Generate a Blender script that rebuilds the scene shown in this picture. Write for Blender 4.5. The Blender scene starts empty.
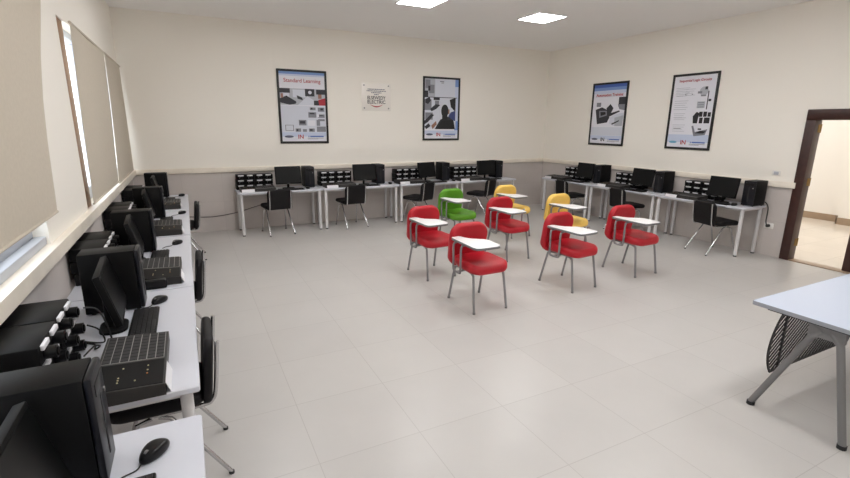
import bpy, bmesh, math, random
from mathutils import Vector, Matrix
random.seed(7)
S = bpy.context.scene
COL = S.collection
PI = math.pi

# ------------------------------------------------------------------ materials
def lin(c):
    return tuple(((v / 255) / 12.92 if v / 255 <= .04045 else ((v / 255 + .055) / 1.055) ** 2.4) for v in c) + (1,)

def mat(name, rgb, rough=.5, metal=0, var=.0, scale=8., bump=0., spec=.5):
    m = bpy.data.materials.new(name); m.use_nodes = True
    nt = m.node_tree; b = nt.nodes['Principled BSDF']
    c = lin(rgb)
    b.inputs['Roughness'].default_value = rough; b.inputs['Metallic'].default_value = metal
    b.inputs['Specular IOR Level'].default_value = spec
    b.inputs['Base Color'].default_value = c
    if var or bump:
        tc = nt.nodes.new('ShaderNodeTexCoord'); n = nt.nodes.new('ShaderNodeTexNoise')
        n.inputs['Scale'].default_value = scale; n.inputs['Detail'].default_value = 4
        nt.links.new(tc.outputs['Object'], n.inputs['Vector'])
        if var:
            r = nt.nodes.new('ShaderNodeValToRGB')
            r.color_ramp.elements[0].position = .3; r.color_ramp.elements[1].position = .7
            r.color_ramp.elements[0].color = tuple(v * (1 - var) for v in c[:3]) + (1,)
            r.color_ramp.elements[1].color = tuple(min(1, v * (1 + var)) for v in c[:3]) + (1,)
            nt.links.new(n.outputs['Fac'], r.inputs['Fac']); nt.links.new(r.outputs['Color'], b.inputs['Base Color'])
        if bump:
            bp = nt.nodes.new('ShaderNodeBump'); bp.inputs['Strength'].default_value = bump; bp.inputs['Distance'].default_value = .004
            nt.links.new(n.outputs['Fac'], bp.inputs['Height']); nt.links.new(bp.outputs['Normal'], b.inputs['Normal'])
    return m

def emit(name, rgb, strength):
    m = bpy.data.materials.new(name); m.use_nodes = True
    nt = m.node_tree; nt.nodes.clear()
    e = nt.nodes.new('ShaderNodeEmission'); o = nt.nodes.new('ShaderNodeOutputMaterial')
    e.inputs['Color'].default_value = rgb + (1,); e.inputs['Strength'].default_value = strength
    nt.links.new(e.outputs[0], o.inputs[0]); return m

def mth(nt, op, a, b=None):
    n = nt.nodes.new('ShaderNodeMath'); n.operation = op
    for i, v in enumerate((a, b)):
        if v is None: continue
        if isinstance(v, (int, float)): n.inputs[i].default_value = v
        else: nt.links.new(v, n.inputs[i])
    return n.outputs[0]

def tile_mat(name, rgb, grout, size, off, axes, rough, width=.003, var=.05, z_split=None, upper=None, marble=2.5, spec=.5):
    """square tiles in world metres; with z_split, paint above that height"""
    m = bpy.data.materials.new(name); m.use_nodes = True
    nt = m.node_tree; b = nt.nodes['Principled BSDF']; L = nt.links.new
    b.inputs['Specular IOR Level'].default_value = spec
    g = nt.nodes.new('ShaderNodeNewGeometry'); s = nt.nodes.new('ShaderNodeSeparateXYZ'); L(g.outputs['Position'], s.inputs[0])
    lines, cells = [], []
    for k, ax in enumerate(axes):
        q = mth(nt, 'DIVIDE', mth(nt, 'SUBTRACT', s.outputs[ax], off[k]), size[k])
        fr = mth(nt, 'FRACT', q); cells.append(mth(nt, 'FLOOR', q))
        d = mth(nt, 'ABSOLUTE', mth(nt, 'SUBTRACT', fr, .5))
        lines.append(mth(nt, 'GREATER_THAN', d, .5 - width / size[k]))
    line = mth(nt, 'MAXIMUM', lines[0], lines[1])
    wn = nt.nodes.new('ShaderNodeTexWhiteNoise'); wn.noise_dimensions = '2D'
    cx = nt.nodes.new('ShaderNodeCombineXYZ'); L(cells[0], cx.inputs[0]); L(cells[1], cx.inputs[1]); L(cx.outputs[0], wn.inputs['Vector'])
    no = nt.nodes.new('ShaderNodeTexNoise'); no.inputs['Scale'].default_value = marble; no.inputs['Detail'].default_value = 6
    no.inputs['Roughness'].default_value = .6; L(g.outputs['Position'], no.inputs['Vector'])
    v = mth(nt, 'ADD', mth(nt, 'MULTIPLY', no.outputs['Fac'], .75), mth(nt, 'MULTIPLY', wn.outputs['Value'], .25))
    r = nt.nodes.new('ShaderNodeValToRGB'); c = lin(rgb)
    r.color_ramp.elements[0].position = .25; r.color_ramp.elements[1].position = .75
    r.color_ramp.elements[0].color = tuple(x * (1 - var) for x in c[:3]) + (1,)
    r.color_ramp.elements[1].color = tuple(min(1, x * (1 + var)) for x in c[:3]) + (1,)
    L(v, r.inputs['Fac'])
    mx = nt.nodes.new('ShaderNodeMix'); mx.data_type = 'RGBA'; L(line, mx.inputs[0]); L(r.outputs[0], mx.inputs[6]); mx.inputs[7].default_value = lin(grout)
    out = mx.outputs[2]; rg = rough
    if z_split is not None:
        up = mth(nt, 'GREATER_THAN', s.outputs[2], z_split)
        m2 = nt.nodes.new('ShaderNodeMix'); m2.data_type = 'RGBA'; L(up, m2.inputs[0]); L(out, m2.inputs[6]); m2.inputs[7].default_value = lin(upper)
        out = m2.outputs[2]
        L(mth(nt, 'ADD', rough, mth(nt, 'MULTIPLY', up, .75 - rough)), b.inputs['Roughness'])
    else:
        b.inputs['Roughness'].default_value = rough
    L(out, b.inputs['Base Color'])
    return m

TX, TY = 1.196, -5.647
WALLC = (243, 239, 231)
M = {}
M['floor'] = tile_mat('floor tile', (192, 189, 186), (174, 170, 167), (.6, .6), (TX, TY), (0, 1), .3, .002, .035, spec=.35)
M['wall_y'] = tile_mat('wall paint over stone dado', (198, 191, 187), (184, 177, 172), (.6, .5), (0, 0), (0, 2), .4, .0015, .05, 1.0, WALLC, 3.)
M['wall_x'] = tile_mat('wall paint over stone dado side', (198, 191, 187), (184, 177, 172), (.6, .5), (0, 0), (1, 2), .4, .0015, .05, 1.0, WALLC, 3.)
M['paint'] = mat('hall paint', (242, 238, 232), .7)
M['ceiling'] = mat('ceiling paint', (244, 243, 242), .85)
M['rail'] = mat('cream stone ledge', (240, 232, 219), .4, var=.05, scale=6)
M['hallfloor'] = tile_mat('hall floor tile', (226, 217, 205), (190, 180, 170), (.6, .6), (8.2, 0), (0, 1), .15, .002, .04)
M['skirting'] = mat('stone skirting', (160, 138, 116), .4, var=.06)
M['doorwood'] = mat('dark stained wood', (58, 31, 26), .38, var=.18, scale=14)
M['brass'] = mat('brass', (150, 122, 76), .45, 1)
M['alu'] = mat('pale aluminium', (190, 195, 205), .4, .3)
M['windowwood'] = mat('brown window frame', (140, 100, 62), .5, var=.15, scale=10)
M['blind'] = mat('taupe blind fabric', (198, 189, 174), .9, var=.03, scale=40, bump=.1)
M['desktop'] = mat('white laminate', (207, 209, 218), .35)
M['deskedge'] = mat('grey edging', (150, 153, 160), .5)
M['legwhite'] = mat('white powder coat', (214, 213, 214), .4)
M['rubber'] = mat('dark rubber', (40, 40, 42), .8)
M['black'] = mat('black plastic', (14, 14, 15), .5, var=.1, scale=30, spec=.15)
M['blackcase'] = mat('black steel case', (16, 16, 17), .5, var=.06, scale=50, spec=.14)
M['bezel'] = mat('glossy black plastic', (14, 14, 17), .3, spec=.3)
M['bluegrey'] = mat('blue black plastic', (20, 21, 27), .35, spec=.3)
M['screen'] = mat('dark screen', (12, 13, 14), .35, spec=.2)
M['trainer'] = mat('charcoal panel', (44, 42, 41), .5, var=.06, scale=20)
M['keyline'] = mat('grey printed key outline', (150, 148, 146), .6)
M['key'] = mat('dark key', (36, 35, 36), .55)
M['keyb'] = mat('keyboard key', (26, 26, 29), .5)
M['paperwhite'] = mat('white label', (226, 226, 230), .6)
M['led'] = mat('pale indicator lens', (200, 190, 150), .3)
M['amber'] = mat('amber lens', (190, 110, 40), .3)
M['cable'] = mat('black cable', (20, 20, 21), .5)
M['greycable'] = mat('grey cable', (104, 98, 97), .6)
M['chrome'] = mat('chrome tube', (200, 200, 202), .22, 1)
M['greytube'] = mat('grey painted tube', (142, 141, 143), .4, .35)
M['blackseat'] = mat('black vinyl', (19, 17, 19), .55, var=.1, scale=25, bump=.15, spec=.25)
M['red'] = mat('red vinyl', (180, 18, 36), .45, var=.07, scale=10, bump=.08)
M['green'] = mat('green vinyl', (88, 150, 28), .45, var=.07, scale=10, bump=.08)
M['yellow'] = mat('yellow vinyl', (246, 206, 104), .45, var=.05, scale=10, bump=.08)
M['tablet'] = mat('white writing board', (236, 236, 236), .35)
M['tabletedge'] = mat('grey board edge', (120, 120, 122), .5)
M['teacher'] = mat('pale blue laminate', (196, 205, 222), .35)
M['steelgrey'] = mat('grey steel', (128, 127, 128), .45, .3)
M['mesh'] = mat('black slotted plastic', (34, 33, 34), .5)
M['socket'] = mat('white switch plastic', (226, 224, 220), .4)
M['plate'] = mat('clear acrylic plate', (238, 234, 228), .25)
M['frame'] = mat('black picture frame', (20, 20, 22), .4)
M['lamp'] = emit('lamp diffuser', (1., .99, .985), 15.)
M['halllamp'] = emit('hall lamp diffuser', (1., .985, .96), 6.5)
M['lampframe'] = mat('lamp rim', (235, 235, 235), .4)
for n, c in dict(p_white=(226, 227, 236), p_blue=(120, 150, 205), p_pale=(196, 206, 228), p_deep=(70, 100, 180), p_red=(176, 44, 58), p_dark=(46, 46, 54), p_grey=(128, 130, 140),
                 p_mid=(176, 180, 190), p_skin=(150, 110, 96), p_navy=(58, 70, 120), p_black=(26, 26, 30), p_cyan=(110, 170, 200), p_light=(208, 212, 224), p_ink=(84, 88, 110)).items():
    M[n] = mat('print ' + n[2:], c, .5)

def thin_glass():
    m = bpy.data.materials.new('window glass'); m.use_nodes = True
    nt = m.node_tree; nt.nodes.clear()
    t = nt.nodes.new('ShaderNodeBsdfTransparent'); g = nt.nodes.new('ShaderNodeBsdfGlossy'); x = nt.nodes.new('ShaderNodeMixShader'); o = nt.nodes.new('ShaderNodeOutputMaterial')
    g.inputs['Roughness'].default_value = .05; x.inputs[0].default_value = .06
    nt.links.new(t.outputs[0], x.inputs[1]); nt.links.new(g.outputs[0], x.inputs[2]); nt.links.new(x.outputs[0], o.inputs[0]); return m
M['glass'] = thin_glass()

# ------------------------------------------------------------------ mesh builder
class MB:
    def __init__(self): self.v, self.f, self.m = [], [], []
    def add(self, vs, fs, mi=0, T=None):
        b = len(self.v)
        self.v += [tuple(T @ Vector(p)) if T else tuple(p) for p in vs]
        for f in fs: self.f.append([b + i for i in f]); self.m.append(mi)
        return self
    def box(self, c, s, bev=0., seg=2, T=None, mi=0):
        if not bev:
            x, y, z = (k / 2 for k in s)
            vs = [(c[0] + i * x, c[1] + j * y, c[2] + k * z) for i in (-1, 1) for j in (-1, 1) for k in (-1, 1)]
            return self.add(vs, [(0, 1, 3, 2), (4, 6, 7, 5), (0, 4, 5, 1), (2, 3, 7, 6), (0, 2, 6, 4), (1, 5, 7, 3)], mi, T)
        bm = bmesh.new(); bmesh.ops.create_cube(bm, size=1)
        for v in bm.verts: v.co = Vector((v.co.x * s[0], v.co.y * s[1], v.co.z * s[2])) + Vector(c)
        bmesh.ops.bevel(bm, geom=bm.edges[:], offset=min(bev, min(s) * .49), segments=seg, affect='EDGES', profile=.5)
        bm.verts.index_update()
        self.add([v.co[:] for v in bm.verts], [[v.index for v in f.verts] for f in bm.faces], mi, T); bm.free(); return self
    def b2(self, lo, hi, bev=0., seg=2, T=None, mi=0):
        return self.box([(a + b) / 2 for a, b in zip(lo, hi)], [abs(b - a) for a, b in zip(lo, hi)], bev, seg, T, mi)
    def tube(self, pts, r, seg=10, smooth=0, T=None, mi=0, r2=None):
        P = [Vector(p) for p in pts]
        if smooth:
            Q = []
            for i in range(len(P) - 1):
                p0, p1, p2, p3 = P[max(i - 1, 0)], P[i], P[i + 1], P[min(i + 2, len(P) - 1)]
                for k in range(smooth):
                    t = k / smooth
                    Q.append(.5 * ((2 * p1) + (p2 - p0) * t + (2 * p0 - 5 * p1 + 4 * p2 - p3) * t * t + (3 * p1 - p0 - 3 * p2 + p3) * t ** 3))
            P = Q + [P[-1]]
        n = len(P); vs, fs = [], []
        d = (P[1] - P[0]).normalized()
        a = Vector((0, 0, 1)) if abs(d.z) < .9 else Vector((1, 0, 0))
        u = d.cross(a).normalized()
        for i in range(n):
            d = (P[min(i + 1, n - 1)] - P[max(i - 1, 0)]).normalized()
            u = (u - d * u.dot(d)).normalized(); w = d.cross(u)
            rr = r if r2 is None else r + (r2 - r) * i / (n - 1)
            for k in range(seg):
                t = 2 * PI * k / seg
                vs.append(P[i] + (u * math.cos(t) + w * math.sin(t)) * rr)
        for i in range(n - 1):
            for k in range(seg):
                k2 = (k + 1) % seg
                fs.append((i * seg + k, i * seg + k2, (i + 1) * seg + k2, (i + 1) * seg + k))
        fs.append(tuple(reversed(range(seg)))); fs.append(tuple((n - 1) * seg + k for k in range(seg)))
        return self.add(vs, fs, mi, T)
    def pad(self, outline, z0, z1, rad, warp=None, T=None, seg=4, mi=0, capmi=None, inner=3):
        """a rounded cushion or board over a convex-ish outline, its rim rounded by rad; warp(x, y, z) bends it"""
        n = len(outline); cx = sum(p[0] for p in outline) / n; cy = sum(p[1] for p in outline) / n
        ext = max(math.hypot(p[0] - cx, p[1] - cy) for p in outline)
        rad = min(rad, (z1 - z0) / 2 * .999)
        rings = []
        for k in range(inner): rings.append((k / inner if k else .02, z0))
        s0 = 1 - rad / ext
        rings = [(s * s0, z) for s, z in rings]
        for k in range(seg + 1):
            t = PI / 2 * k / seg; rings.append((s0 + (1 - s0) * math.sin(t), z0 + rad * (1 - math.cos(t))))
        for k in range(seg + 1):
            t = PI / 2 * k / seg; rings.append((s0 + (1 - s0) * math.cos(t), z1 - rad * (1 - math.sin(t))))
        for k in range(inner - 1, -1, -1): rings.append(((k / inner if k else .02) * s0, z1))
        vs, fs = [], []
        for s, z in rings:
            for p in outline:
                q = (cx + (p[0] - cx) * s, cy + (p[1] - cy) * s, z)
                vs.append(warp(*q) if warp else q)
        for i in range(len(rings) - 1):
            for k in range(n):
                k2 = (k + 1) % n
                fs.append((i * n + k, i * n + k2, (i + 1) * n + k2, (i + 1) * n + k))
        fs.append(tuple(reversed(range(n)))); fs.append(tuple((len(rings) - 1) * n + k for k in range(n)))
        b = len(self.f); self.add(vs, fs, mi, T)
        if capmi is not None:
            k0 = inner + 2 * seg + 1
            for q in range(b + k0 * n, len(self.f)): self.m[q] = capmi
        return self
    def build(self, name, mats, parent=None, angle=40):
        me = bpy.data.meshes.new(name); me.from_pydata(self.v, [], self.f)
        for m in (mats if isinstance(mats, (list, tuple)) else [mats]): me.materials.append(m)
        me.polygons.foreach_set('material_index', self.m)
        bm = bmesh.new(); bm.from_mesh(me); bmesh.ops.recalc_face_normals(bm, faces=bm.faces[:]); bm.to_mesh(me); bm.free()
        me.polygons.foreach_set('use_smooth', [True] * len(me.polygons))
        me.set_sharp_from_angle(angle=math.radians(angle)); me.update()
        o = bpy.data.objects.new(name, me); COL.objects.link(o)
        if parent: o.parent = parent
        return o

def tag(o, label=None, cat=None, group=None, kind=None):
    for k, v in (('label', label), ('category', cat), ('group', group), ('kind', kind)):
        if v: o[k] = v
    return o
def empty(name, loc=(0, 0, 0), rz=0, label=None, cat=None, group=None):
    o = bpy.data.objects.new(name, None); COL.objects.link(o); o.empty_display_size = .1
    o.location = loc; o.rotation_euler = (0, 0, rz); return tag(o, label, cat, group)
def copy_tree(o, parent=None):
    c = o.copy(); COL.objects.link(c)
    if parent: c.parent = parent
    for ch in list(o.children): copy_tree(ch, c)
    return c
FIRST = {}
def place(key, make, loc, rz, label, tilt=None):
    """the first of a kind is built, the others are copies of it and of its parts"""
    if key not in FIRST: FIRST[key] = o = make()
    else: o = copy_tree(FIRST[key])
    o.location = loc; o.rotation_euler = (0, 0, rz); o['label'] = label
    return o
def rounded(w, h, r, seg=5, cx=0, cy=0):
    pts = []
    for sx, sy, a in ((1, 1, 0), (-1, 1, PI / 2), (-1, -1, PI), (1, -1, 1.5 * PI)):
        rr = r if not isinstance(r, (tuple, list)) else (r[0] if sy > 0 else r[1])
        for k in range(seg + 1):
            t = a + PI / 2 * k / seg
            pts.append((cx + sx * (w / 2 - rr) + rr * math.cos(t), cy + sy * (h / 2 - rr) + rr * math.sin(t)))
    return pts
def text_mesh(body, size, name, m, parent, loc, align='CENTER', bold=0., sx=1., depth=.0008):
    """raised lettering standing on a local XZ plane, facing -Y"""
    cu = bpy.data.curves.new('lettering', 'FONT'); cu.body = body; cu.size = size; cu.align_x = align; cu.align_y = 'CENTER'
    cu.extrude = depth; cu.offset = bold
    t = bpy.data.objects.new('lettering', cu); COL.objects.link(t)
    dg = bpy.context.evaluated_depsgraph_get(); me = bpy.data.meshes.new_from_object(t.evaluated_get(dg))
    bpy.data.objects.remove(t); bpy.data.curves.remove(cu)
    me.transform(Matrix.Translation(loc) @ Matrix.Rotation(PI / 2, 4, 'X') @ Matrix.Diagonal((sx, 1, 1, 1)))
    me.name = name; me.materials.clear(); me.materials.append(m)
    o = bpy.data.objects.new(name, me); COL.objects.link(o); o.parent = parent; return o

# ------------------------------------------------------------------ the room
W, H, YF = 8.03, 3.36, -9.7
RAIL0, RAIL1 = .985, 1.065
def struct(name, mb, m, parent=None, angle=40):
    o = mb.build(name, m, parent, angle)
    if not parent: o['kind'] = 'structure'
    return o
struct('floor', MB().b2((-.3, YF - .2, -.1), (W + .12, .2, 0)), M['floor'])
struct('ceiling', MB().b2((-.3, YF - .2, H), (W + .2, .2, H + .12)), M['ceiling'])
struct('wall_back', MB().b2((-.3, 0, 0), (W + .2, .2, H)), M['wall_y'])
struct('wall_front', MB().b2((-.3, YF - .2, 0), (W + .2, YF, H)), M['wall_y'])
# left wall with two window openings
WZ0, WZ1 = 1.065, 2.56
XL = -.055
WIN = [(-8.6, -5.0), (-3.75, -.12)]
mb = MB().b2((-.28, YF, 0), (XL, 0, WZ0 - .08)).b2((-.28, YF, WZ1), (XL, 0, H))
ys = [YF] + [y for w in WIN for y in w] + [0]
for a, b in zip(ys[::2], ys[1::2]): mb.b2((-.28, a, WZ0 - .08), (XL, b, WZ1))
struct('wall_left', mb, M['wall_x'])
# right wall with the door opening
DY0, DY1, DZ = -6.62, -5.095, 2.0
struct('wall_right', MB().b2((W, DY1, 0), (W + .12, 0, H)).b2((W, YF, 0), (W + .12, DY0, H)).b2((W, DY0, DZ), (W + .12, DY1, H)), M['wall_x'])
struct('trim_1', MB().b2((XL, -.035, RAIL0), (W, 0, RAIL1), .006), M['rail'])                # ledge on the back wall
struct('trim_2', MB().b2((W - .035, DY1 + .0, RAIL0), (W, -.036, RAIL1), .006), M['rail'])   # on the right wall
struct('trim_3', MB().b2((-.2, WIN[0][0], RAIL0), (XL, WIN[0][1], RAIL1)).b2((-.2, WIN[1][0], RAIL0), (XL, WIN[1][1], RAIL1)).b2((XL, YF, RAIL0), (-.005, -.036, RAIL1)), M['rail'])
# windows
for k, (a, b) in enumerate(WIN):
    x0, x1 = -.2, -.13
    fm = M['alu']
    mb = MB()
    mb.b2((x0, a, WZ0), (x1, b, WZ0 + .11), .006).b2((x0, a, WZ1 - .06), (x1, b, WZ1), .006)
    n = 3
    for i in range(n + 1):
        yy = a + .03 + (b - a - .06) * i / n
        mb.b2((x0, yy - .03, WZ0 + .11), (x1, yy + .03, WZ1 - .06), .006)
    w = struct('window_%d' % (k + 1), mb, fm)
    MB().b2((x0 + .03, a + .06, WZ0 + .11), (x0 + .036, b - .06, WZ1 - .06)).build('glass', M['glass'], w)
    if k == 1:
        MB().b2((-.125, a, WZ0), (XL - .012, a + .26, WZ1), .004).build('window_frame', M['windowwood'], w)
        MB().b2((-.125, b - .035, WZ0), (XL - .012, b, WZ1), .004).build('window_frame', M['windowwood'], w)
    if k == 0: # ledge lip of the aluminium frame below the blind
        MB().b2((-.128, a, WZ0), (XL - .015, b, WZ0 + .05), .006).build('window_sill', M['alu'], w)
# roller blinds
def blind(edge0, edge1, z0, z1, x, label):
    """fabric whose two side edges follow (z, y) points"""
    r = empty('roller_blind', (x, 0, 0), 0, label, 'blind', 'taupe roller blinds over the windows')
    def ev(e, z):
        for (za, ya), (zb, yb) in zip(e, e[1:]):
            if za <= z <= zb: return ya + (yb - ya) * (z - za) / (zb - za)
        return e[-1][1] if z > e[-1][0] else e[0][1]
    nz, ny = 16, 12; vs, fs = [], []
    for side in (0, 1):
        for i in range(nz + 1):
            z = z0 + (z1 - z0) * i / nz; ya, yb = ev(edge0, z), ev(edge1, z)
            for j in range(ny + 1):
                y = ya + (yb - ya) * j / ny
                vs.append((.004 * math.sin(y * 5 + z * 2) + (.0015 if side else -.0015), y, z))
    N = (nz + 1) * (ny + 1)
    for i in range(nz):
        for j in range(ny):
            q = i * (ny + 1) + j
            fs.append((q, q + 1, q + ny + 2, q + ny + 1)); fs.append((N + q, N + q + ny + 1, N + q + ny + 2, N + q + 1))
    rim = [i * (ny + 1) for i in range(nz + 1)] + [nz * (ny + 1) + j for j in range(1, ny + 1)] + [i * (ny + 1) + ny for i in range(nz - 1, -1, -1)] + [j for j in range(ny - 1, 0, -1)]
    for p, q in zip(rim, rim[1:] + rim[:1]): fs.append((p, q, N + q, N + p))
    MB().add(vs, fs).build('fabric', M['blind'], r)
    MB().tube([(0, ev(edge0, z0), z0), (0, ev(edge1, z0), z0)], .009, 8).build('bottom_bar', M['blind'], r)
    MB().tube([(0, ev(edge0, z1), z1 + .01), (0, ev(edge1, z1), z1 + .004)], .012, 10).build('roller_tube', M['blind'], r)
    return r
blind([(1.2, -7.4), (2.6, -7.4)], [(1.2, -4.9), (1.3, -4.87), (1.65, -4.8), (1.9, -4.73), (2.2, -4.6), (2.6, -4.33)], 1.24, 2.56, -.02, 'wide taupe roller blind over the window nearest the camera')
blind([(1.0, -3.68), (2.7, -3.43)], [(1.0, -1.96), (2.7, -1.56)], 1.1, 2.55, -.022, 'middle taupe roller blind with a bright slit down each side')
blind([(1.0, -1.9), (2.7, -1.5)], [(1.0, -.15), (2.7, -.06)], 1.08, 2.55, -.022, 'far taupe roller blind ending by the back corner')
# door: dark frame, one closed leaf, the way through beside it
f = MB()
for y0, y1 in ((DY1 - .085, DY1 + .03), (DY0 - .03, DY0 + .13)):
    f.b2((W - .025, y0, 0), (W + .14, y1, DZ - .115), .008)
f.b2((W - .025, DY0 - .03, DZ - .115), (W + .14, DY1 + .03, DZ + .02), .008)
d1 = struct('door_1', f, M['doorwood'])
for z in (.25, 1.08, 1.78):
    MB().b2((W + .06, DY1 - .09, z - .05), (W + .115, DY1 - .083, z + .05), .002).tube([(W + .12, DY1 - .091, z - .055), (W + .12, DY1 - .091, z + .055)], .009, 8).build('door_hinge', M['brass'], d1)
lf = MB().b2((W + .04, DY0 + .131, .013), (W + .085, DY1 - .66, DZ - .117), .004)
for z0, z1 in ((.18, .85), (.98, 1.72)): lf.b2((W + .03, DY0 + .25, z0), (W + .095, DY1 - .78, z1), .008)
struct('door_2', lf, M['doorwood'])
struct('trim_4', MB().b2((W - .02, DY0 + .13, .0), (W + .13, DY1 - .085, .012), .003), M['skirting'])   # threshold
# the hall beyond
struct('floor_hall', MB().b2((W + .12, -10.5, -.1), (13.5, 2, 0)), M['hallfloor'])
struct('ceiling_hall', MB().b2((W + .12, -10.5, 3.2), (13.5, 2, 3.3)), M['ceiling'])
struct('wall_hall_far', MB().b2((12.0, -4.2, 0), (12.2, 2, 3.2)).b2((11.75, -10.5, 0), (12.2, -4.2, 3.2)), M['paint'])
struct('wall_hall_north', MB().b2((W + .12, 1.8, 0), (12, 2, 3.2)), M['paint'])
struct('wall_hall_south', MB().b2((W + .12, -10.5, 0), (11.75, -10.3, 3.2)), M['paint'])
struct('baseboard_hall', MB().b2((11.98, -4.18, 0), (12, 1.8, .13)).b2((11.73, -10.3, 0), (11.75, -4.18, .13)).b2((11.73, -4.2, 0), (12., -4.18, .13)), M['skirting'])

# ------------------------------------------------------------------ ceiling lamps
def make_lamp():
    r = empty('ceiling_lamp', (0, 0, 0), 0, '', 'lamp', 'square ceiling panel lamps'); s = .25
    f = MB()
    for q in (-1, 1):
        f.b2((q * s, -s - .012, -.018), (q * (s + .012), s + .012, 0)); f.b2((-s, q * s, -.018), (s, q * (s + .012), 0))
    f.build('lamp_frame', M['lampframe'], r)
    MB().b2((-s, -s, -.014), (s, s, -.002)).build('diffuser', M['lamp'], r)
    return r
for j, y in enumerate((-2.47, -4.95, -7.43)):
    for i, x in enumerate((1.63, 3.66, 5.67)):
        side = ('left', 'middle', 'right')[i]; row = ('nearest the back wall', 'in the middle row', 'in the row above the camera')[j]
        place('lamp', make_lamp, (x, y, H - .001), 0, 'square white ceiling panel lamp, %s one %s' % (side, row))
def make_halllamp():
    r = empty('hall_ceiling_lamp', (0, 0, 0), 0, 'square white ceiling panel lamp in the hall beyond the door', 'lamp')
    MB().b2((-.5, -.5, -.02), (.5, .5, 0), .004).build('diffuser', M['halllamp'], r); return r
for x, y, t in ((10.2, -3.9, 'straight beyond the door'), (10.2, -7.2, 'further along')):
    place('hlamp', make_halllamp, (x, y, 3.199), 0, 'square white panel lamp on the hall ceiling, ' + t)

# ------------------------------------------------------------------ desks and equipment
DH = .706
def make_desk(L, D):
    r = empty('computer_desk', (0, 0, 0), 0, '', 'desk', 'white desks along the walls')
    MB().pad(rounded(L - .006, D, .012, 2), DH - .026, DH, .003, seg=1, inner=2).build('desktop', M['desktop'], r)
    f = MB()
    for sx in (-1, 1): f.b2((sx * (L / 2 - .06) - .015, -D / 2 + .06, DH - .056), (sx * (L / 2 - .06) + .015, D / 2 - .06, DH - .0262))
    for sy in (-1, 1): f.b2((-L / 2 + .075, sy * (D / 2 - .075) - .015, DH - .056), (L / 2 - .075, sy * (D / 2 - .075) + .015, DH - .0262))
    f.build('underframe', M['legwhite'], r)
    for sx in (-1, 1):
        for sy in (-1, 1):
            x, y = sx * (L / 2 - .05), sy * (D / 2 - .055)
            l = MB().tube([(x, y, .018), (x, y, DH - .0263)], .025, 14).build('leg', M['legwhite'], r)
            MB().tube([(x, y, 0), (x, y, .018)], .022, 12).build('foot_cap', M['rubber'], l)
    return r

def make_tower():
    r = empty('tower_computer', (0, 0, 0), 0, '', 'computer', 'black tower computers on the desks')
    w, d, h = .16, .29, .355
    MB().b2((-w / 2, -d / 2 + .022, .008), (w / 2, d / 2, h), .004).build('case', M['blackcase'], r)
    MB().b2((-w / 2, -d / 2, .008), (w / 2, -d / 2 + .0215, h), .008).build('front_panel', M['bluegrey'], r)
    MB().b2((-w / 2 + .02, -d / 2 - .003, h - .07), (w / 2 - .02, -d / 2 + .002, h - .03), .002).build('drive_slot', M['bezel'], r)
    MB().b2((-.008, -d / 2 - .002, .06), (.008, -d / 2 + .002, h - .09), .001).build('vent_slot', M['rubber'], r)
    MB().tube([(w / 2 - .03, -d / 2 - .004, h - .1), (w / 2 - .03, -d / 2 + .002, h - .1)], .008, 12).build('power_button', M['greytube'], r)
    for sx in (-1, 1):
        for sy in (-1, 1): MB().tube([(sx * .06, sy * .11, 0), (sx * .06, sy * .11, .008)], .012, 10).build('foot', M['rubber'], r)
    return r
def make_monitor(h=.295, zb=.082, tilt=11):
    r = empty('monitor', (0, 0, 0), 0, '', 'monitor', 'black flat monitors on the desks')
    w = .425; T = Matrix.Translation((0, 0, zb)) @ Matrix.Rotation(math.radians(-tilt), 4, 'X')
    hs = MB().box((0, .01, h / 2), (w, .032, h), .006, T=T).pad(rounded(.28, .18, .03, 3), 0, .014, .007, T=T @ Matrix.Translation((0, .024, h / 2)) @ Matrix.Rotation(-PI / 2, 4, 'X')).build('housing', M['blackcase'], r)
    MB().box((0, -.0065, h / 2 + .004), (w - .03, .003, h - .036), T=T).build('screen', M['screen'], r)
    MB().box((0, -.0075, .009), (.05, .002, .005), T=T).build('badge', M['greytube'], r)
    MB().tube([(0, .075, .014), (0, .07, .1), (0, .068, .19)], .02, 10, 4).build('stand', M['black'], r)
    MB().pad(rounded(.2, .13, .055, 5, 0, .055), 0, .014, .005).build('base', M['black'], r)
    return r
def make_keyboard():
    r = empty('keyboard', (0, 0, 0), 0, '', 'keyboard', 'black keyboards in front of the monitors')
    MB().b2((-.21, -.065, 0), (.21, .065, .016), .006).build('body', M['black'], r)
    k = MB()
    for row in range(5):
        y = -.048 + row * .0225
        for c in range(18):
            if row == 0 and 4 <= c <= 8: continue
            k.b2((-.2 + c * .0222, y - .009, .016), (-.2 + c * .0222 + .0185, y + .009, .021))
        if row == 0: k.b2((-.2 + 4 * .0222, y - .009, .016), (-.2 + 9 * .0222 - .004, y + .009, .021))
    k.build('keys', M['keyb'], r); return r
def make_mouse():
    r = empty('computer_mouse', (0, 0, 0), 0, '', 'mouse', 'black computer mice on the desks')
    def warp(x, y, z):
        k = max(0, 1 - ((y - .0) / .075) ** 2)
        return (x, y, z * (.45 + .75 * k))
    MB().pad([(.031 * math.cos(t) * (1 - .1 * math.sin(t)), .058 * math.sin(t)) for t in [2 * PI * i / 24 for i in range(24)]], 0, .032, .0155, warp, seg=5).build('body', M['bezel'], r)
    MB().tube([(-.004, .03, .03), (.004, .03, .03)], .009, 12).build('scroll_wheel', M['greytube'], r)
    MB().tube([(0, .058, .008), (.0, .08, .003), (.02, .12, .0027), (.01, .17, .0027)], .0024, 6, 5).build('cord', M['cable'], r)
    return r
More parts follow.
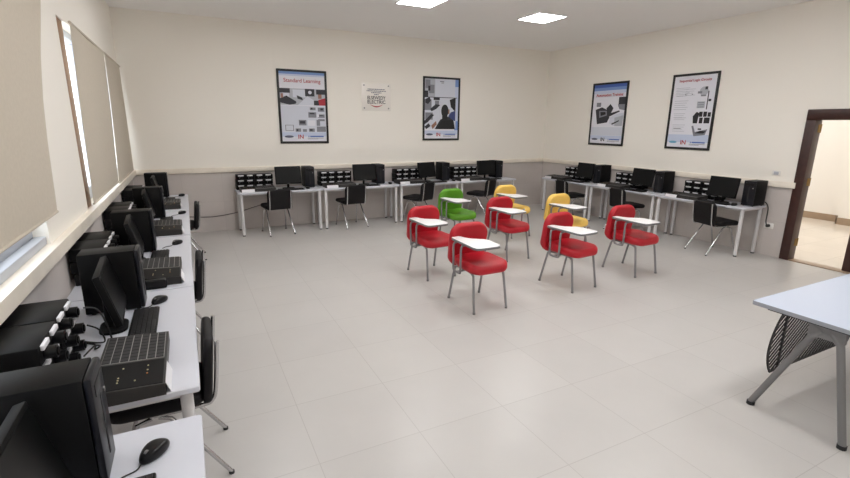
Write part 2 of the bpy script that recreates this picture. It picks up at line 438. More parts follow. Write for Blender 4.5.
def make_module():
    r = empty('module_box', (0, 0, 0), 0, '', 'module box', 'black module boxes stacked on the desks')
    w, d, h = .285, .19, .083
    MB().b2((-w / 2, -d / 2, 0), (w / 2, d / 2, h - .002), .007).build('body', M['black'], r)
    for sx in (-1, 1):
        s = MB().tube([(sx * .07, -d / 2 + .002, .03), (sx * .07, -d / 2 - .04, .03)], .026, 14).build('socket', M['bezel'], r)
        MB().tube([(sx * .07, -d / 2 - .0402, .03), (sx * .07, -d / 2 - .045, .03)], .017, 12).build('socket_cap', M['blackcase'], s)
        MB().box((sx * .07, -d / 2 - .005, .0665), (.085, .013, .02), .002).build('name_plate', M['paperwhite'], r)
    return r
def make_trainer():
    r = empty('training_board', (0, 0, 0), 0, '', 'training board', 'charcoal training boards with key grids on the desks')
    w, d = .54, .255
    T = Matrix.Identity(4)
    bm = MB(); x = w / 2; y = d / 2
    bm.add([(-x, -y, 0), (x, -y, 0), (x, y, 0), (-x, y, 0), (-x, -y, .05), (x, -y, .05), (x, y, .064), (-x, y, .064)], [(0, 3, 2, 1), (4, 5, 6, 7), (0, 1, 5, 4), (1, 2, 6, 5), (2, 3, 7, 6), (3, 0, 4, 7)])
    bm.build('body', M['trainer'], r)
    sl = Matrix.Translation((0, 0, .057)) @ Matrix.Rotation(math.atan2(.014, d), 4, 'X')
    MB().box((.115, 0, .002), (.28, .235, .004), T=sl).build('key_plate', M['keyline'], r)
    k = MB()
    for i in range(8):
        for j in range(7): k.box((.115 - .1225 + i * .035, -.1005 + j * .0335, .0052), (.031, .0295, .0035), T=sl)
    k.build('keys', M['key'], r)
    MB().box((-.15, 0, .001), (.22, .24, .002), T=sl).build('control_panel', M['black'], r)
    for i, (a, b) in enumerate(((-.21, .04), (-.19, .04), (-.17, .04), (-.21, -.02), (-.16, -.06), (-.13, -.06), (-.09, -.06), (-.09, .03))):
        MB().box((a, b, .003), (.006, .006, .005), .0015, T=sl).build('indicator_lamp', M['amber' if i == 4 else 'led'], r)
    MB().add([(-.255, -y - .018, .002), (-.06, -y - .018, .002), (-.06, -y - .002, .047), (-.255, -y - .002, .047), (-.255, -y - .016, .001), (-.06, -y - .016, .001), (-.06, -y - .001, .046), (-.255, -y - .001, .046)], [(0, 1, 2, 3), (7, 6, 5, 4), (0, 4, 5, 1), (1, 5, 6, 2), (2, 6, 7, 3), (3, 7, 4, 0)]).build('paper_label', M['paperwhite'], r)
    return r

def W2(o, rz, sx, dy):  # local (along the desk row, towards the wall) to world
    c, s = math.cos(rz), math.sin(rz)
    return (o[0] + c * sx - s * dy, o[1] + s * sx + c * dy)

EQ_H = DH + .0005
def workstation(rz, desk, wall, L, D, gap, items, desc, end, tilt=0):
    """desk = world point at the middle of the desk's front edge; local x runs to the user's right, local y to the wall"""
    key = 'desk%.2f_%.2f' % (L, D)
    p = W2(desk, rz, 0, D / 2)
    place(key, lambda: make_desk(L, D), (p[0], p[1], 0), rz, 'white computer desk with round white legs, ' + desc)
    def at(x, y, z=EQ_H): q = W2(desk, rz, x, y); return (q[0], q[1], z)
    if 'modules' in items:
        x0, ydeep, lv = items['modules']
        for st in (0, 1):
            for k in range(lv):
                lvl = {0: 'bottom', lv - 1: 'top'}.get(k, 'middle')
                place('module', make_module, at(x0 + .145 + st * .292 + .004 * ((k * 7 + st * 3) % 3 - 1), ydeep + .006 * ((k * 5 + st) % 3 - 1), EQ_H + k * .0832), rz,
                      '%s black module box of the %s stack on the %s' % (lvl, (('nearer', 'farther') if rz > 1 else ('left', 'right'))[st], end))
    if 'trainer' in items:
        x, y = items['trainer']; place('trainer', make_trainer, at(x, y), rz, 'charcoal training board with key grid and white label, %s' % end)
    if 'monitor' in items:
        x, y, t = items['monitor']; place('monitor%.2f' % rz if rz > 1 else 'monitor', (lambda: make_monitor(.278, .08, 14)) if rz > 1 else make_monitor, at(x, y), rz + t, 'black flat monitor standing on the %s' % end)
    if 'keyboard' in items:
        x, y = items['keyboard']; place('keyboard', make_keyboard, at(x, y), rz, 'black keyboard before the monitor on the %s' % end)
    if 'tower' in items:
        x, y = items['tower']; place('tower', make_tower, at(x, y), rz, 'black tower computer on the %s' % end)
    if 'mouse' in items:
        x, y, t = items['mouse']; place('mouse', make_mouse, at(x, y), rz + t, 'black computer mouse on the %s' % end)

# back wall: four desks
BD = .61; BY = -.645
for xc, L, desc, end, its in [
    (2.045, 1.35, 'leftmost along the back wall', 'leftmost back-wall desk', dict(modules=(-.65, .49, 3), trainer=(-.35, .2), monitor=(.165, .25, 0), keyboard=(.17, .11), tower=(.525, .4), mouse=(.45, .14, .2))),
    (3.433, 1.41, 'second from left along the back wall', 'second back-wall desk from the left', dict(modules=(-.66, .49, 3), trainer=(-.365, .2), monitor=(.13, .25, 0), keyboard=(.14, .11), tower=(.45, .42), mouse=(.6, .2, 0))),
    (4.797, 1.29, 'third from left along the back wall', 'third back-wall desk from the left', dict(modules=(-.57, .49, 3), trainer=(-.36, .2), monitor=(.05, .25, .25), keyboard=(.16, .1), tower=(.46, .4), mouse=(.58, .17, 0))),
    (6.128, 1.34, 'rightmost along the back wall', 'rightmost back-wall desk', dict(modules=(-.64, .49, 3), trainer=(-.38, .2), monitor=(.09, .25, 0), keyboard=(.12, .1), tower=(.43, .42)))]:
    workstation(0, (xc, BY), 0, L, BD, 0, its, desc, end)
# right wall: three desks
RD = .54; RX = 7.48
for (yc, L, desc, end, its) in [
    (-1.28, 1.3, 'nearest the corner on the right wall', 'right-wall desk by the corner', dict(modules=(-.33, .438, 3), trainer=(-.3, .14), monitor=(.34, .2, 0), keyboard=(.22, .07), tower=(.645, .37))),
    (-2.66, 1.44, 'middle one on the right wall', 'middle right-wall desk', dict(modules=(-.39, .438, 3), trainer=(-.24, .14), monitor=(.28, .2, 0), keyboard=(.27, .07), tower=(.6, .37))),
    (-4.09, 1.4, 'beside the door on the right wall', 'right-wall desk beside the door', dict(modules=(-.45, .438, 3), trainer=(-.26, .14), monitor=(.23, .2, 0), keyboard=(.24, .07), tower=(.6, .36), mouse=(.5, .1, 0)))]:
    workstation(-PI / 2, (RX, yc), 0, L, RD, 0, its, desc, end)
# left wall: five desks, from the camera to the corner
LD = .71; LX = .676
for (y0, y1, desc, end, its) in [
    (-8.06, -6.635, 'nearest the camera on the left wall', 'nearest left-wall desk', dict(monitor=(.19, .335, 0), tower=(.52, .405), mouse=(.53, .145, .9), keyboard=(.21, .2))),
    (-6.43, -5.055, 'second from the camera on the left wall', 'second left-wall desk', dict(modules=(-.605, .615, 3), trainer=(-.425, .25), monitor=(.14, .335, .05), keyboard=(.13, .25), tower=(.457, .405), mouse=(.45, .19, .9))),
    (-5.045, -3.425, 'third from the camera on the left wall', 'third left-wall desk', dict(modules=(-.5, .615, 3), trainer=(-.46, .2), monitor=(-.02, .335, .05), keyboard=(.03, .232), tower=(.33, .41), mouse=(.475, .11, .9))),
    (-3.385, -1.985, 'fourth from the camera on the left wall', 'fourth left-wall desk', dict(modules=(-.5, .615, 3), trainer=(-.41, .2), monitor=(.07, .335, .05), keyboard=(.08, .232), tower=(.39, .39), mouse=(.52, .075, .9))),
    (-1.955, -.41, 'farthest from the camera on the left wall', 'farthest left-wall desk', dict(modules=(-.5, .615, 3), trainer=(-.33, .22), monitor=(.15, .335, 0), keyboard=(.18, .232), tower=(.6, .39), mouse=(.58, .085, .9)))]:
    workstation(PI / 2, (LX, (y0 + y1) / 2), 0, y1 - y0, LD, 0, its, desc, end)

# small black power box by the third left desk's board, loose cables, wall cable and plug
t = empty('power_adapter', (.39, -5.002, EQ_H), 0, 'small black power adapter box lying beside the training board, third left-wall desk', 'adapter')
MB().b2((-.13, -.025, 0), (.13, .025, .06), .012).build('body', M['bezel'], t)
def cable(pts, r, m, label, sm=6, name='cable'):
    return tag(MB().tube(pts, r, 7, sm).build(name, m), label, 'cable')
cable([(.215, -5.835, .83), (.26, -5.84, .8), (.275, -5.83, .735), (.24, -5.79, .7125), (.16, -5.735, .7115), (.09, -5.7, .7115), (.07, -5.56, .7115)], .004, M['cable'], 'black cable looping down from the module boxes to the desk, second left-wall desk')
cable([(.215, -5.99, .74), (.25, -5.94, .76), (.262, -5.89, .735), (.235, -5.86, .7115), (.225, -5.8, .7115), (.15, -5.75, .7115)], .004, M['cable'], 'black cable lying along the feet of the module boxes, second left-wall desk')
cable([(.215, -5.84, .92), (.27, -5.86, .91), (.3, -5.87, .83), (.31, -5.865, .73), (.29, -5.85, .7115)], .004, M['cable'], 'black cable drooping from the top module box, second left-wall desk')
cable([(.62, -.008, .28), (1.0, -.008, .25), (1.4, -.008, .3), (1.8, -.008, .4), (2.2, -.008, .43)], .007, M['greycable'], 'grey cable drooping along the stone dado below the back desks', 6, 'wall_mounted_cable')
t = empty('wall_outlet', (W, -4.86, .43), 0, 'white wall outlet with black plug below the desk beside the door', 'outlet')
MB().b2((-.012, -.06, -.04), (0, .06, .04), .004).build('face_plate', M['socket'], t)
MB().tube([(-.0125, 0, 0), (-.05, 0, 0)], .022, 12).build('plug', M['rubber'], t)
cable([(W - .055, -4.86, .43), (W - .1, -4.86, .5), (W - .07, -4.84, .68), (W - .09, -4.805, .76), (W - .14, -4.79, .76)], .008, M['cable'], 'black power cable hanging from the tower to the wall outlet by the door')
t = empty('light_switch', (W, -4.83, 1.17), 0, 'small white switch plate on the wall between poster and door', 'switch')
MB().b2((-.01, -.055, -.035), (0, .055, .035), .004).build('face_plate', M['socket'], t)
MB().b2((-.014, -.03, -.02), (-.0101, .03, .02), .002).build('rocker', M['p_mid'], t)

# ------------------------------------------------------------------ black chairs at the desks (facing local +Y)
def make_blackchair():
    r = empty('visitor_chair', (0, 0, 0), 0, '', 'chair', 'black chairs pushed in at the desks')
    MB().pad(rounded(.43, .42, .07, 5, 0, .0), .425, .485, .028).build('seat', M['blackseat'], r)
    T = Matrix.Translation((0, -.228, .465)) @ Matrix.Rotation(math.radians(95.5), 4, 'X')
    MB().pad(rounded(.4, .33, (.06, .03), 5, 0, .12), -.02, .022, .018, lambda x, y, z: (x, y, z - .3 * x * x), T).build('backrest', M['blackseat'], r)
    for sx in (-1, 1):
        x = sx * .17
        MB().tube([(x, .02, .412), (x, -.19, .412), (x, -.238, .43), (x, -.26, .5), (x, -.284, .74)], .0105, 10, 5).build('back_tube', M['chrome'], r)
        a = MB().tube([(sx * .165, .0, .398), (sx * .175, -.05, .385), (sx * .2, -.29, .012)], .011, 10, 0).build('leg', M['chrome'], r)
        MB().tube([(sx * .2, -.29, 0), (sx * .2, -.29, .014)], .014, 10).build('foot_cap', M['rubber'], a)
        b = MB().tube([(sx * .165, .03, .398), (sx * .175, .09, .385), (sx * .2, .2, .012)], .011, 10, 0).build('leg', M['chrome'], r)
        MB().tube([(sx * .2, .2, 0), (sx * .2, .2, .014)], .014, 10).build('foot_cap', M['rubber'], b)
    MB().box((0, .01, .418), (.37, .05, .012)).build('seat_support', M['chrome'], r)
    return r
for x, y, rz, lb in [
    (1.96, -.5, .12, 'black chair with chrome legs at the leftmost back-wall desk'),
    (3.25, -.47, .12, 'black chair with chrome legs at the second back-wall desk from the left'),
    (4.5, -.63, .5, 'black chair turned aside at the third back-wall desk, left of the green chair'),
    (5.9, -.63, .5, 'black chair turned aside behind the green and red chairs, rightmost back-wall desk'),
    (7.47, -1.56, -PI / 2 - .2, 'black chair at the right-wall desk by the corner'),
    (7.5, -2.88, -PI / 2 - .2, 'black chair at the middle right-wall desk'),
    (7.52, -4.42, -PI / 2 - .25, 'black chair at the right-wall desk beside the door'),
    (.478, -5.91, PI / 2, 'black chair at the second left-wall desk, nearest chair to the camera'),
    (.48, -4.38, PI / 2, 'black chair at the third left-wall desk'),
    (.52, -1.6, PI / 2, 'black chair at the left-wall desks, farthest from the camera')]:
    place('vchair', make_blackchair, (x, y, 0), rz, lb)

# ------------------------------------------------------------------ tablet chairs (facing local -Y)
def make_tabletchair(mname, left_arm):
    r = empty('tablet_chair', (0, 0, 0), 0, '', 'chair', 'coloured tablet chairs in the middle of the room')
    m = M[mname]
    seat = rounded(.45, .46, (.1, .11), 6, 0, -.03)
    MB().pad(seat, .395, .48, .04, lambda x, y, z: (x * (1 - .14 * max(0, (y - .02) / .2)), y, z + .012 * max(0, (y) / .2) - .02 * max(0, (-y - .14) / .12) ** 2 + .25 * x * x * (z > .44)), seg=5).build('seat', m, r)
    T = Matrix.Translation((-.008, .268, .385)) @ Matrix.Rotation(math.radians(101), 4, 'X')
    MB().pad(rounded(.44, .44, (.11, .07), 7, 0, .22), -.04, .045, .036,
             lambda x, y, z: (x * (1 - .1 * max(0, 1 - y / .16) ** 1.5), y - .35 * x * x * (y > .3), z + .5 * x * x - .0 + .05 * max(0, 1 - y / .12) ** 2), T, seg=5).build('backrest', m, r)
    for sx in (-1, 1):
        a = MB().tube([(sx * .15, -.02, .386), (sx * .165, -.13, .384), (sx * .172, -.175, .37), (sx * .177, -.195, .33), (sx * .19, -.245, .014)], .0125, 10, 5).build('leg', M['greytube'], r)
        MB().tube([(sx * .19, -.245, 0), (sx * .19, -.245, .02)], .0145, 10).build('foot_cap', M['steelgrey'], a)
        b = MB().tube([(sx * .15, .0, .386), (sx * .165, .11, .384), (sx * .172, .15, .37), (sx * .177, .168, .33), (sx * .19, .245, .014)], .0125, 10, 5).build('leg', M['greytube'], r)
        MB().tube([(sx * .19, .245, 0), (sx * .19, .245, .02)], .0145, 10).build('foot_cap', M['steelgrey'], b)
    MB().b2((-.16, -.1, .378), (.16, -.08, .392)).b2((-.16, .06, .378), (.16, .08, .392)).build('seat_support', M['greytube'], r)
    MB().tube([(-.12, .07, .655), (-.2, .075, .655), (-.245, .075, .63), (-.247, .072, .5), (-.247, .068, .39), (-.243, .045, .368), (-.243, -.04, .368), (-.247, -.062, .39), (-.247, -.066, .5), (-.245, -.068, .63), (-.2, -.068, .655), (-.1, -.07, .655)], .0115, 10, 5).build('arm_loop', M['greytube'], r)
    MB().tube([(-.243, .0, .37), (-.14, .0, .378)], .0115, 10).build('arm_bracket', M['greytube'], r)
    if left_arm:
        MB().tube([(.15, -.0, .378), (.215, -.0, .372), (.246, 0, .4), (.246, 0, .5), (.244, -.01, .62), (.235, -.05, .655), (.16, -.12, .658), (.04, -.16, .66)], .0105, 10, 5).build('side_arm', M['greytube'], r)
    pts = [(-.245, .12), (-.228, .15), (-.15, .155), (-.132, .135), (-.122, .08), (-.09, .02), (-.03, -.03), (.02, -.06), (.042, -.10), (.035, -.31), (.005, -.35), (-.03, -.36), (-.215, -.36), (-.25, -.345), (-.262, -.3)]
    tb = MB()
    n = len(pts); vs = []
    for z, s in ((.667, .985), (.67, 1), (.686, 1), (.689, .985)):
        for x, y in pts: vs.append((-.11 + (x + .11) * s, -.09 + (y + .09) * s, z))
    fs = [tuple(reversed(range(n))), tuple(3 * n + k for k in range(n))]
    for i in range(3):
        for k in range(n): fs.append((i * n + k, i * n + (k + 1) % n, (i + 1) * n + (k + 1) % n, (i + 1) * n + k))
    tb.add(vs, fs)
    for q in range(len(tb.m)):
        if q not in (1,): tb.m[q] = 1
    tb.build('writing_tablet', [M['tablet'], M['tabletedge']], r)
    return r
for x, y, rz, c, arm, lb in [
    (3.235, -4.65, 0, 'red', 0, 'red tablet chair nearest the camera, front one of the left column'),
    (3.27, -3.57, 3, 'red', 0, 'red tablet chair leftmost, directly behind the nearest red chair'),
    (4.51, -4.6, 5, 'red', 1, 'red tablet chair in front of the yellow chair, between two red chairs'),
    (4.58, -3.34, 3, 'red', 1, 'red tablet chair just right of the green chair, yellow chair behind'),
    (5.61, -4.54, 1.5, 'red', 0, 'rightmost red tablet chair, nearest the right-wall desks'),
    (4.38, -2.32, 3, 'green', 0, 'only green tablet chair, among the red chairs'),
    (5.46, -2.28, 3, 'yellow', 0, 'yellow tablet chair farthest back, nearest the room corner'),
    (5.57, -3.43, 3, 'yellow', 0, 'yellow tablet chair directly behind a red chair, right of the other yellow')]:
    place('tchair' + c + str(arm), lambda: make_tabletchair(c, arm), (x, y, 0), math.radians(rz), lb)

# ------------------------------------------------------------------ teacher's folding table
def teacher_table():
    r = empty('folding_table', (4.63, -7.185, 0), 0, 'pale blue folding table with grey legs in the right foreground', 'table')
    L, D, z = 1.62, .61, .72
    MB().pad(rounded(L - .006, D - .006, .012, 2), z - .024, z, .002, seg=1, inner=2).build('tabletop', M['teacher'], r)
    e = MB(); o = rounded(L, D, .015, 3); i = rounded(L - .0055, D - .0055, .0122, 3); n = len(o)
    vs = [(x, y, zz) for ring, zz in ((o, z - .025), (o, z - .001), (i, z - .001), (i, z - .025)) for x, y in ring]
    e.add(vs, [(a * n + k, a * n + (k + 1) % n, ((a + 1) % 4) * n + (k + 1) % n, ((a + 1) % 4) * n + k) for a in range(4) for k in range(n)]).build('edge_band', M['deskedge'], r)
    for sx in (-1, 1):
        x = sx * (L / 2 - .075); ap = -.075
        for nm, yy in (('leg', .235), ('leg', -.255)):
            a = MB().tube([(x, ap + .02 * (1 if yy > 0 else -1), .64), (x, ap + .07 * (1 if yy > 0 else -1), .59), (x, yy, .02)], .02, 12, 0).build(nm, M['steelgrey'], r)
            MB().tube([(x, yy, 0), (x, yy, .024)], .024, 12).build('foot_cap', M['rubber'], a)
        MB().b2((x - .015, ap - .09, .6), (x + .015, ap + .09, z - .045), .006).build('leg_bracket', M['steelgrey'], r)
        MB().b2((x - .02, -D / 2 + .07, z - .05), (x + .02, D / 2 - .07, z - .0245), .003).build('top_rail', M['mesh'], r)
    MB().tube([(-L / 2 + .09, -.075, .655), (L / 2 - .09, -.075, .655)], .016, 10).build('cross_beam', M['steelgrey'], r)
    # slotted modesty panel with a curved end, slanted slots
    y0 = D / 2 - .052; x0, x1, z0, z1 = -.66, .66, .17, .675
    pn = MB(); N = 26
    def span(zz):  # the curved ends
        t = (z1 - zz) / (z1 - z0); ins = .05 + (.17 * (1 - t / .65) ** 2 if t < .65 else .07 * ((t - .65) / .35) ** 2)
        return x0 + ins, x1 - ins
    for q in range(N):
        a = z0 + (z1 - z0) * q / (N - 1)
        if q < N - 1:
            b = z0 + (z1 - z0) * (q + 1) / (N - 1); la, ra = span(a); lb, rb = span(b)
            for (u, v, w_, s) in ((la, lb, .018, 1), (ra, rb, .018, -1)):
                pn.add([(u, y0 - .004, a), (u + s * w_, y0 - .004, a), (v + s * w_, y0 - .004, b), (v, y0 - .004, b), (u, y0 + .004, a), (u + s * w_, y0 + .004, a), (v + s * w_, y0 + .004, b), (v, y0 + .004, b)],
                       [(0, 1, 2, 3), (7, 6, 5, 4), (0, 4, 5, 1), (1, 5, 6, 2), (2, 6, 7, 3), (3, 7, 4, 0)])
    l, rr = span(z0); pn.b2((l, y0 - .004, z0), (rr, y0 + .004, z0 + .02)); l, rr = span(z1); pn.b2((l, y0 - .004, z1 - .02), (rr, y0 + .004, z1))
    sl = .75; k = x0 - .7
    while k < x1:
        pts = []
        for q in range(41):
            xx = k + (z1 - z0) / sl * q / 40; zz = z0 + (xx - k) * sl
            l, rr = span(min(zz, z1))
            if l + .004 < xx < rr - .004 and zz < z1 - .005: pts.append((xx, y0, zz))
        if len(pts) > 1: pn.tube([pts[0], pts[-1]], .0055, 4)
        k += .048
    pn.b2((-.455, y0 - .006, z0), (-.44, y0 + .006, z1)).b2((.44, y0 - .006, z0), (.455, y0 + .006, z1))
    pn.build('modesty_panel', M['mesh'], r)
    for sx in (-1, 1): MB().b2((sx * .6 - .01, y0 - .02, .66), (sx * .6 + .01, y0 + .01, z - .0245)).build('panel_hanger', M['steelgrey'], r)
teacher_table()

# ------------------------------------------------------------------ posters and plaque
def poster(loc, rz, w, h, label, art, words):
    """art: (material, shapes); a shape is (x0, y0, x1, y1) in 0..1 from the top left, or ('e', cx, cy, rx, ry), or a list of points"""
    r = empty('framed_poster', loc, rz, label, 'poster', 'framed posters on the walls')
    t, d = .036, .022; f = MB()
    f.b2((-w / 2, -d, h / 2 - t), (w / 2, 0, h / 2), .003).b2((-w / 2, -d, -h / 2), (w / 2, 0, -h / 2 + t), .003)
    f.b2((-w / 2, -d, -h / 2 + t), (-w / 2 + t, 0, h / 2 - t), .003).b2((w / 2 - t, -d, -h / 2 + t), (w / 2, 0, h / 2 - t), .003)
    f.build('frame', M['frame'], r)
    iw, ih = w - 2 * t, h - 2 * t
    MB().b2((-iw / 2, -.012, -ih / 2), (iw / 2, -.002, ih / 2)).build('printed_sheet', M['p_white'], r)
    mats = []; a = MB(); lift = .0122
    P = lambda x, y: (-iw / 2 + x * iw, ih / 2 - y * ih)
    for mn, shapes in art:
        if M[mn] not in mats: mats.append(M[mn])
        mi = mats.index(M[mn])
        for s in shapes:
            if isinstance(s, list): pts = [P(*q) for q in s]
            elif s[0] == 'e': pts = [P(s[1] + s[3] * math.cos(u), s[2] - s[4] * math.sin(u)) for u in [2 * PI * i / 20 for i in range(20)]]
            else: pts = [P(s[0], s[1]), P(s[2], s[1]), P(s[2], s[3]), P(s[0], s[3])]
            n = len(pts)
            a.add([(x, -lift - .0003, z) for x, z in pts] + [(x, -.0119, z) for x, z in pts], [tuple(range(n)), tuple(n + i for i in reversed(range(n)))] + [(i, (i + 1) % n, n + (i + 1) % n, n + i) for i in range(n)], mi)
            lift += .00004
    a.build('printed_picture', mats, r)
    for body, size, x, y, mn, bold, sx in words:
        q = P(x, y); text_mesh(body, size, 'logo' if body == 'IN' else 'lettering', M[mn], r, (q[0], -lift - .0015, q[1]), 'CENTER', bold, sx)
    return r
def lines(x0, x1, y, n, dy, t=.006):
    return [(x0 + .01 * (i % 2), y + i * dy, x1 - .03 * (i % 3), y + i * dy + t) for i in range(n)]
def footer(logo='p_ink', mark='p_red'):
    return [('p_pale', [(0, .865, 1, .93)]), (logo, [('e', .15, .93, .1, .018)]), ('p_deep', [(.58, .918, .6, .94), (.62, .92, .93, .938)]), ('p_grey', [(.56, .95, .93, .957), (.56, .965, .8, .97)])], [('IN', .095, .41, .935, mark, .002, 1.05)]
fa, fw = footer()
poster((2.605, -.001, 2.055), 0, .845, 1.225, 'framed poster with red heading and workshop photos, leftmost on the back wall',
       [('p_pale', [(0, 0, 1, .06)]), ('p_blue', [(.0, .0, 1, .035)]), ('p_mid', [(0, .235, 1, .47)]),
        ('p_light', [(.28, .25, .56, .36), (.05, .28, .2, .36), [(.38, .47), (.6, .34), (.8, .42), (.72, .47)]]),
        ('p_dark', [(0, .235, .22, .3), (.55, .235, .76, .34), (.8, .24, 1, .31), [(0, .38), (.14, .34), (.3, .4), (.34, .45), (.2, .47), (0, .44)], [(.36, .33), (.48, .36), (.5, .4), (.38, .38)], ('e', .26, .43, .09, .03)]),
        ('p_light', [('e', .66, .285, .04, .025)]),
        ('p_skin', [(.02, .31, .07, .37), (.84, .31, .92, .37)]), ('p_dark', [(.74, .4, .9, .47)]), ('p_red', [[(.84, .39), (1, .36), (1, .47), (.86, .47)]]),
        ('p_light', [(0, .48, 1, .86)]), ('p_grey', [(.64, .5, .77, .54), (.82, .5, .97, .56), (.6, .57, .78, .65), (.82, .6, .97, .65), (.38, .685, .55, .765), (.78, .68, .86, .77), (.82, .67, .97, .7), (.78, .78, .99, .86), (.3, .81, .42, .86), (.46, .82, .55, .86), (.6, .81, .73, .86)]),
        ('p_dark', [(.66, .505, .7, .53), (.88, .51, .94, .54), (.63, .58, .74, .6), (.84, .61, .93, .62), (.4, .7, .52, .74), (.32, .82, .36, .85), (.62, .82, .68, .845), (.08, .76, .26, .765), (.08, .84, .26, .845), (.08, .76, .09, .845), (.25, .76, .26, .845)]),
        ('p_white', [(.58, .69, .75, .77), (.8, .6, .84, .64)])] + fa,
       [('Standard Learning', .088, .5, .125, 'p_red', .0006, .98)] + fw)
fa, fw = footer()
poster((5.335, -.001, 2.085), 0, .83, 1.21, 'framed poster with photo of a computer class, right of the plaque on the back wall',
       [('p_light', [(0, 0, 1, .3)]), ('p_blue', [(.9, 0, 1, .86)]), ('p_pale', [(.9, .12, 1, .7)]), ('p_mid', [(0, 0, .3, .3)]), ('p_grey', [(.02, .02, .16, .16), (.12, .1, .28, .24), (.44, .035, .56, .05), (.48, .06, .56, .07)]),
        ('p_dark', [(.0, .2, .1, .32), (.1, .12, .16, .2), (.0, .3, .96, .31)]),
        ('p_light', [(0, .31, .93, .83)]), ('p_grey', [(.0, .34, .2, .52), (.3, .36, .42, .44), (.02, .56, .24, .68)]),
        ('p_dark', [[(.02, .34), (.14, .3), (.18, .36), (.1, .42), (.02, .4)], [(.16, .5), (.32, .42), (.46, .43), (.34, .5), (.2, .54)], [(0, .7), (.2, .58), (.28, .6), (.1, .72), (0, .76)], (.26, .3, .44, .35), [(0, .8), (.12, .74), (.18, .79), (.05, .84)], [(.3, .84), (.46, .68), (.66, .62), (.86, .66), (.92, .84)]]),
        ('p_black', [('e', .6, .53, .11, .11), (.52, .58, .68, .68), [(.36, .84), (.5, .69), (.84, .68), (.9, .84)], [(.74, .34), (.92, .3), (.92, .54), (.78, .46)]]),
        ('p_navy', [[(.7, .62), (.78, .55), (.92, .52), (.92, .7), (.84, .68)]]), ('p_skin', [(.7, .5, .74, .58), [(.2, .78), (.34, .7), (.36, .76), (.24, .84)]])] + fa, fw)
fa, fw = footer('p_ink', 'p_dark')
poster((W - .001, -1.765, 2.01), -PI / 2, .845, 1.17, 'framed poster with blue top and dark device on white, left one on right wall',
       [('p_deep', [(0, 0, 1, .05)]), ('p_blue', [(0, .05, 1, .1)]), ('p_pale', [(0, .1, 1, .15)]), ('p_light', [(0, .72, 1, .86)]),
        ('p_light', [(.06, .15, .94, .21)]),
        ('p_dark', [[(.1, .42), (.3, .38), (.52, .44), (.56, .56), (.5, .64), (.18, .67)], [(.44, .4), (.56, .33), (.66, .4), (.6, .48), (.84, .44), (.86, .46), (.56, .54)], (.8, .22, 1, .38)]),
        ('p_grey', [(.12, .3, .26, .37), [(.78, .34), (1, .34), (1, .44), (.84, .42)], [(.22, .44), (.46, .44), (.48, .52), (.24, .56)]]), ('p_black', [[(.26, .46), (.42, .46), (.44, .5), (.28, .53)]]),
        ('p_light', [[(.56, .56), (.74, .5), (.98, .48), (.96, .68), (.7, .7), (.58, .66)]]), ('p_mid', [[(.72, .56), (.98, .52), (.96, .7), (.74, .7)]]), ('p_black', [[(.64, .66), (.86, .6), (.86, .62), (.66, .68)]])] + fa,
       [('Automation Training', .072, .5, .178, 'p_red', .0012, 1.05)] + fw)
fa, fw = footer('p_cyan', 'p_red')
poster((W - .001, -3.45, 2.02), -PI / 2, .775, 1.185, 'framed poster of circuit diagrams with small black parts, right one on the right wall',
       [('p_pale', [(0, .82, 1, .9)]), ('p_mid', lines(.06, .4, .16, 6, .022) + lines(.3, .54, .18, 4, .028) + lines(.06, .4, .34, 5, .03) + lines(.08, .36, .52, 4, .028) + lines(.08, .4, .68, 4, .03)),
        ('p_grey', [(.3, .25, .33, .262), (.46, .25, .49, .262), (.1, .58, .4, .584), (.1, .27, .26, .276), (.12, .73, .3, .738)]),
        ('p_mid', [('e', .74, .22, .1, .06), (.62, .36, .8, .45)]), ('p_grey', [(.6, .22, .7, .25), (.68, .27, .8, .29), (.64, .37, .78, .38), (.64, .4, .78, .41), (.64, .43, .78, .44)]),
        ('p_dark', [(.84, .22, .862, .47), (.87, .33, .93, .36), (.76, .16, .82, .2)]),
        ('p_black', [[(.56, .56), (.64, .5), (.7, .52), (.68, .66), (.58, .66)], (.7, .5, .78, .57), (.72, .58, .8, .66), (.8, .5, .88, .57), (.83, .58, .96, .66), (.9, .51, .97, .57)]),
        ('p_grey', [[(.56, .7), (.6, .69), (.66, .78), (.94, .74), (.9, .82), (.64, .84)]]), ('p_black', [[(.66, .8), (.78, .76), (.92, .77), (.86, .8)], (.72, .73, .8, .75)])] + fa,
       [('Sequential Logic Circuits', .054, .5, .065, 'p_red', .0006, 1.0)] + fw)
pq = empty('wall_plaque', (3.955, -.001, 2.27), 0, 'small clear plaque with dark lettering and red curve, between the two back-wall posters', 'plaque')
MB().b2((-.285, -.012, -.245), (.285, -.006, .245), .002).build('plate', M['plate'], pq)
for sx in (-1, 1):
    for sz in (-1, 1): MB().tube([(sx * .24, 0, sz * .2), (sx * .24, -.018, sz * .2)], .014, 12).build('standoff', M['greytube'], pq)
ln = MB()
for w_, z in ((.34, .135), (.38, .105), (.2, .075), (.09, .042)):
    x = -w_ / 2; i = 0
    while x < w_ / 2:
        l = .018 + .012 * ((i * 5) % 3); ln.b2((x, -.0135, z - .009), (min(x + l, w_ / 2), -.0119, z + .009)); x += l + .007; i += 1
ln.build('small_print', M['p_grey'], pq)
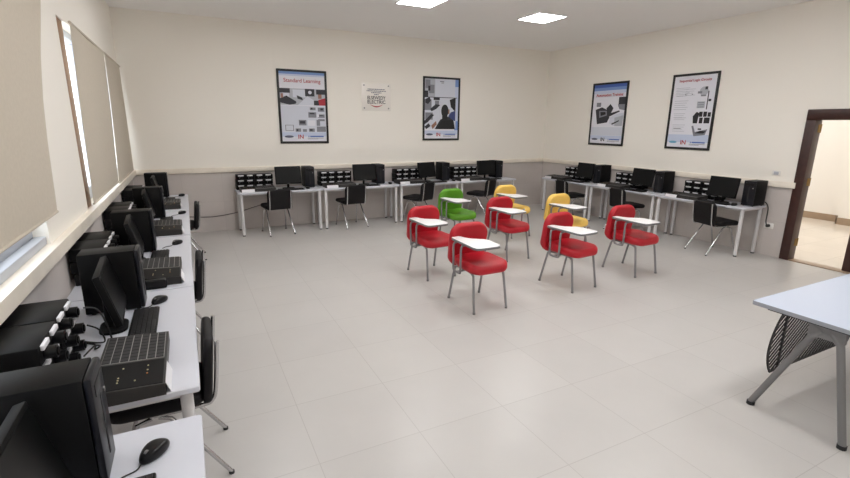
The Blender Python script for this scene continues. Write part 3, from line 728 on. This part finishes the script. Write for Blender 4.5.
text_mesh('ELSEWEDY', .086, 'lettering', M['p_dark'], pq, (0, -.0135, -.018), 'CENTER', .0012, .86)
text_mesh('ELECTRIC', .086, 'lettering', M['p_dark'], pq, (0, -.0135, -.092), 'CENTER', .0012, .96)
cv = MB(); N = 16
up = [(-.13 + .26 * i / N, -.133 - .03 * math.sin(PI * i / N)) for i in range(N + 1)]; lo = [(-.13 + .26 * i / N, -.133 - .05 * math.sin(PI * i / N) - .001) for i in range(N + 1)]
pp = up + lo[::-1]; n = len(pp)
cv.add([(x, -.0135, z) for x, z in pp] + [(x, -.0119, z) for x, z in pp], [(i, i + 1, n - 2 - i, n - 1 - i) for i in range(N)] + [(i, (i + 1) % n, n + (i + 1) % n, n + i) for i in range(n)])
cv.build('logo_curve', M['p_red'], pq)

# ------------------------------------------------------------------ daylight, camera
w = bpy.data.worlds.new('World'); S.world = w; w.use_nodes = True
bg = w.node_tree.nodes['Background']
bg.inputs['Color'].default_value = (.86, .93, 1., 1); bg.inputs['Strength'].default_value = 2.2

cam = bpy.data.cameras.new('Camera'); co = bpy.data.objects.new('Camera', cam); COL.objects.link(co)
cx, cy, cz, yaw, pit, rol, fpx = .7252, -8.3916, 1.7748, .4711, -.2416, .0097, 462.34
fwv = Vector((math.sin(yaw) * math.cos(pit), math.cos(yaw) * math.cos(pit), math.sin(pit)))
rt = Vector((math.cos(yaw), -math.sin(yaw), 0)); upv = rt.cross(fwv)
rt2 = rt * math.cos(rol) + upv * math.sin(rol); up2 = -rt * math.sin(rol) + upv * math.cos(rol)
R = Matrix((rt2, up2, -fwv)).transposed()
co.matrix_world = Matrix.Translation((cx, cy, cz)) @ R.to_4x4()
cam.sensor_fit = 'HORIZONTAL'; cam.sensor_width = 36; cam.lens = fpx * 36 / 850; cam.clip_start = .02
S.camera = co
S.view_settings.view_transform = 'Standard'; S.view_settings.look = 'None'; S.view_settings.gamma = 1; S.view_settings.exposure = 0.92
S.view_settings.use_curve_mapping = False
S.cycles.use_denoising = True
S.cycles.max_bounces = 12; S.cycles.diffuse_bounces = 9
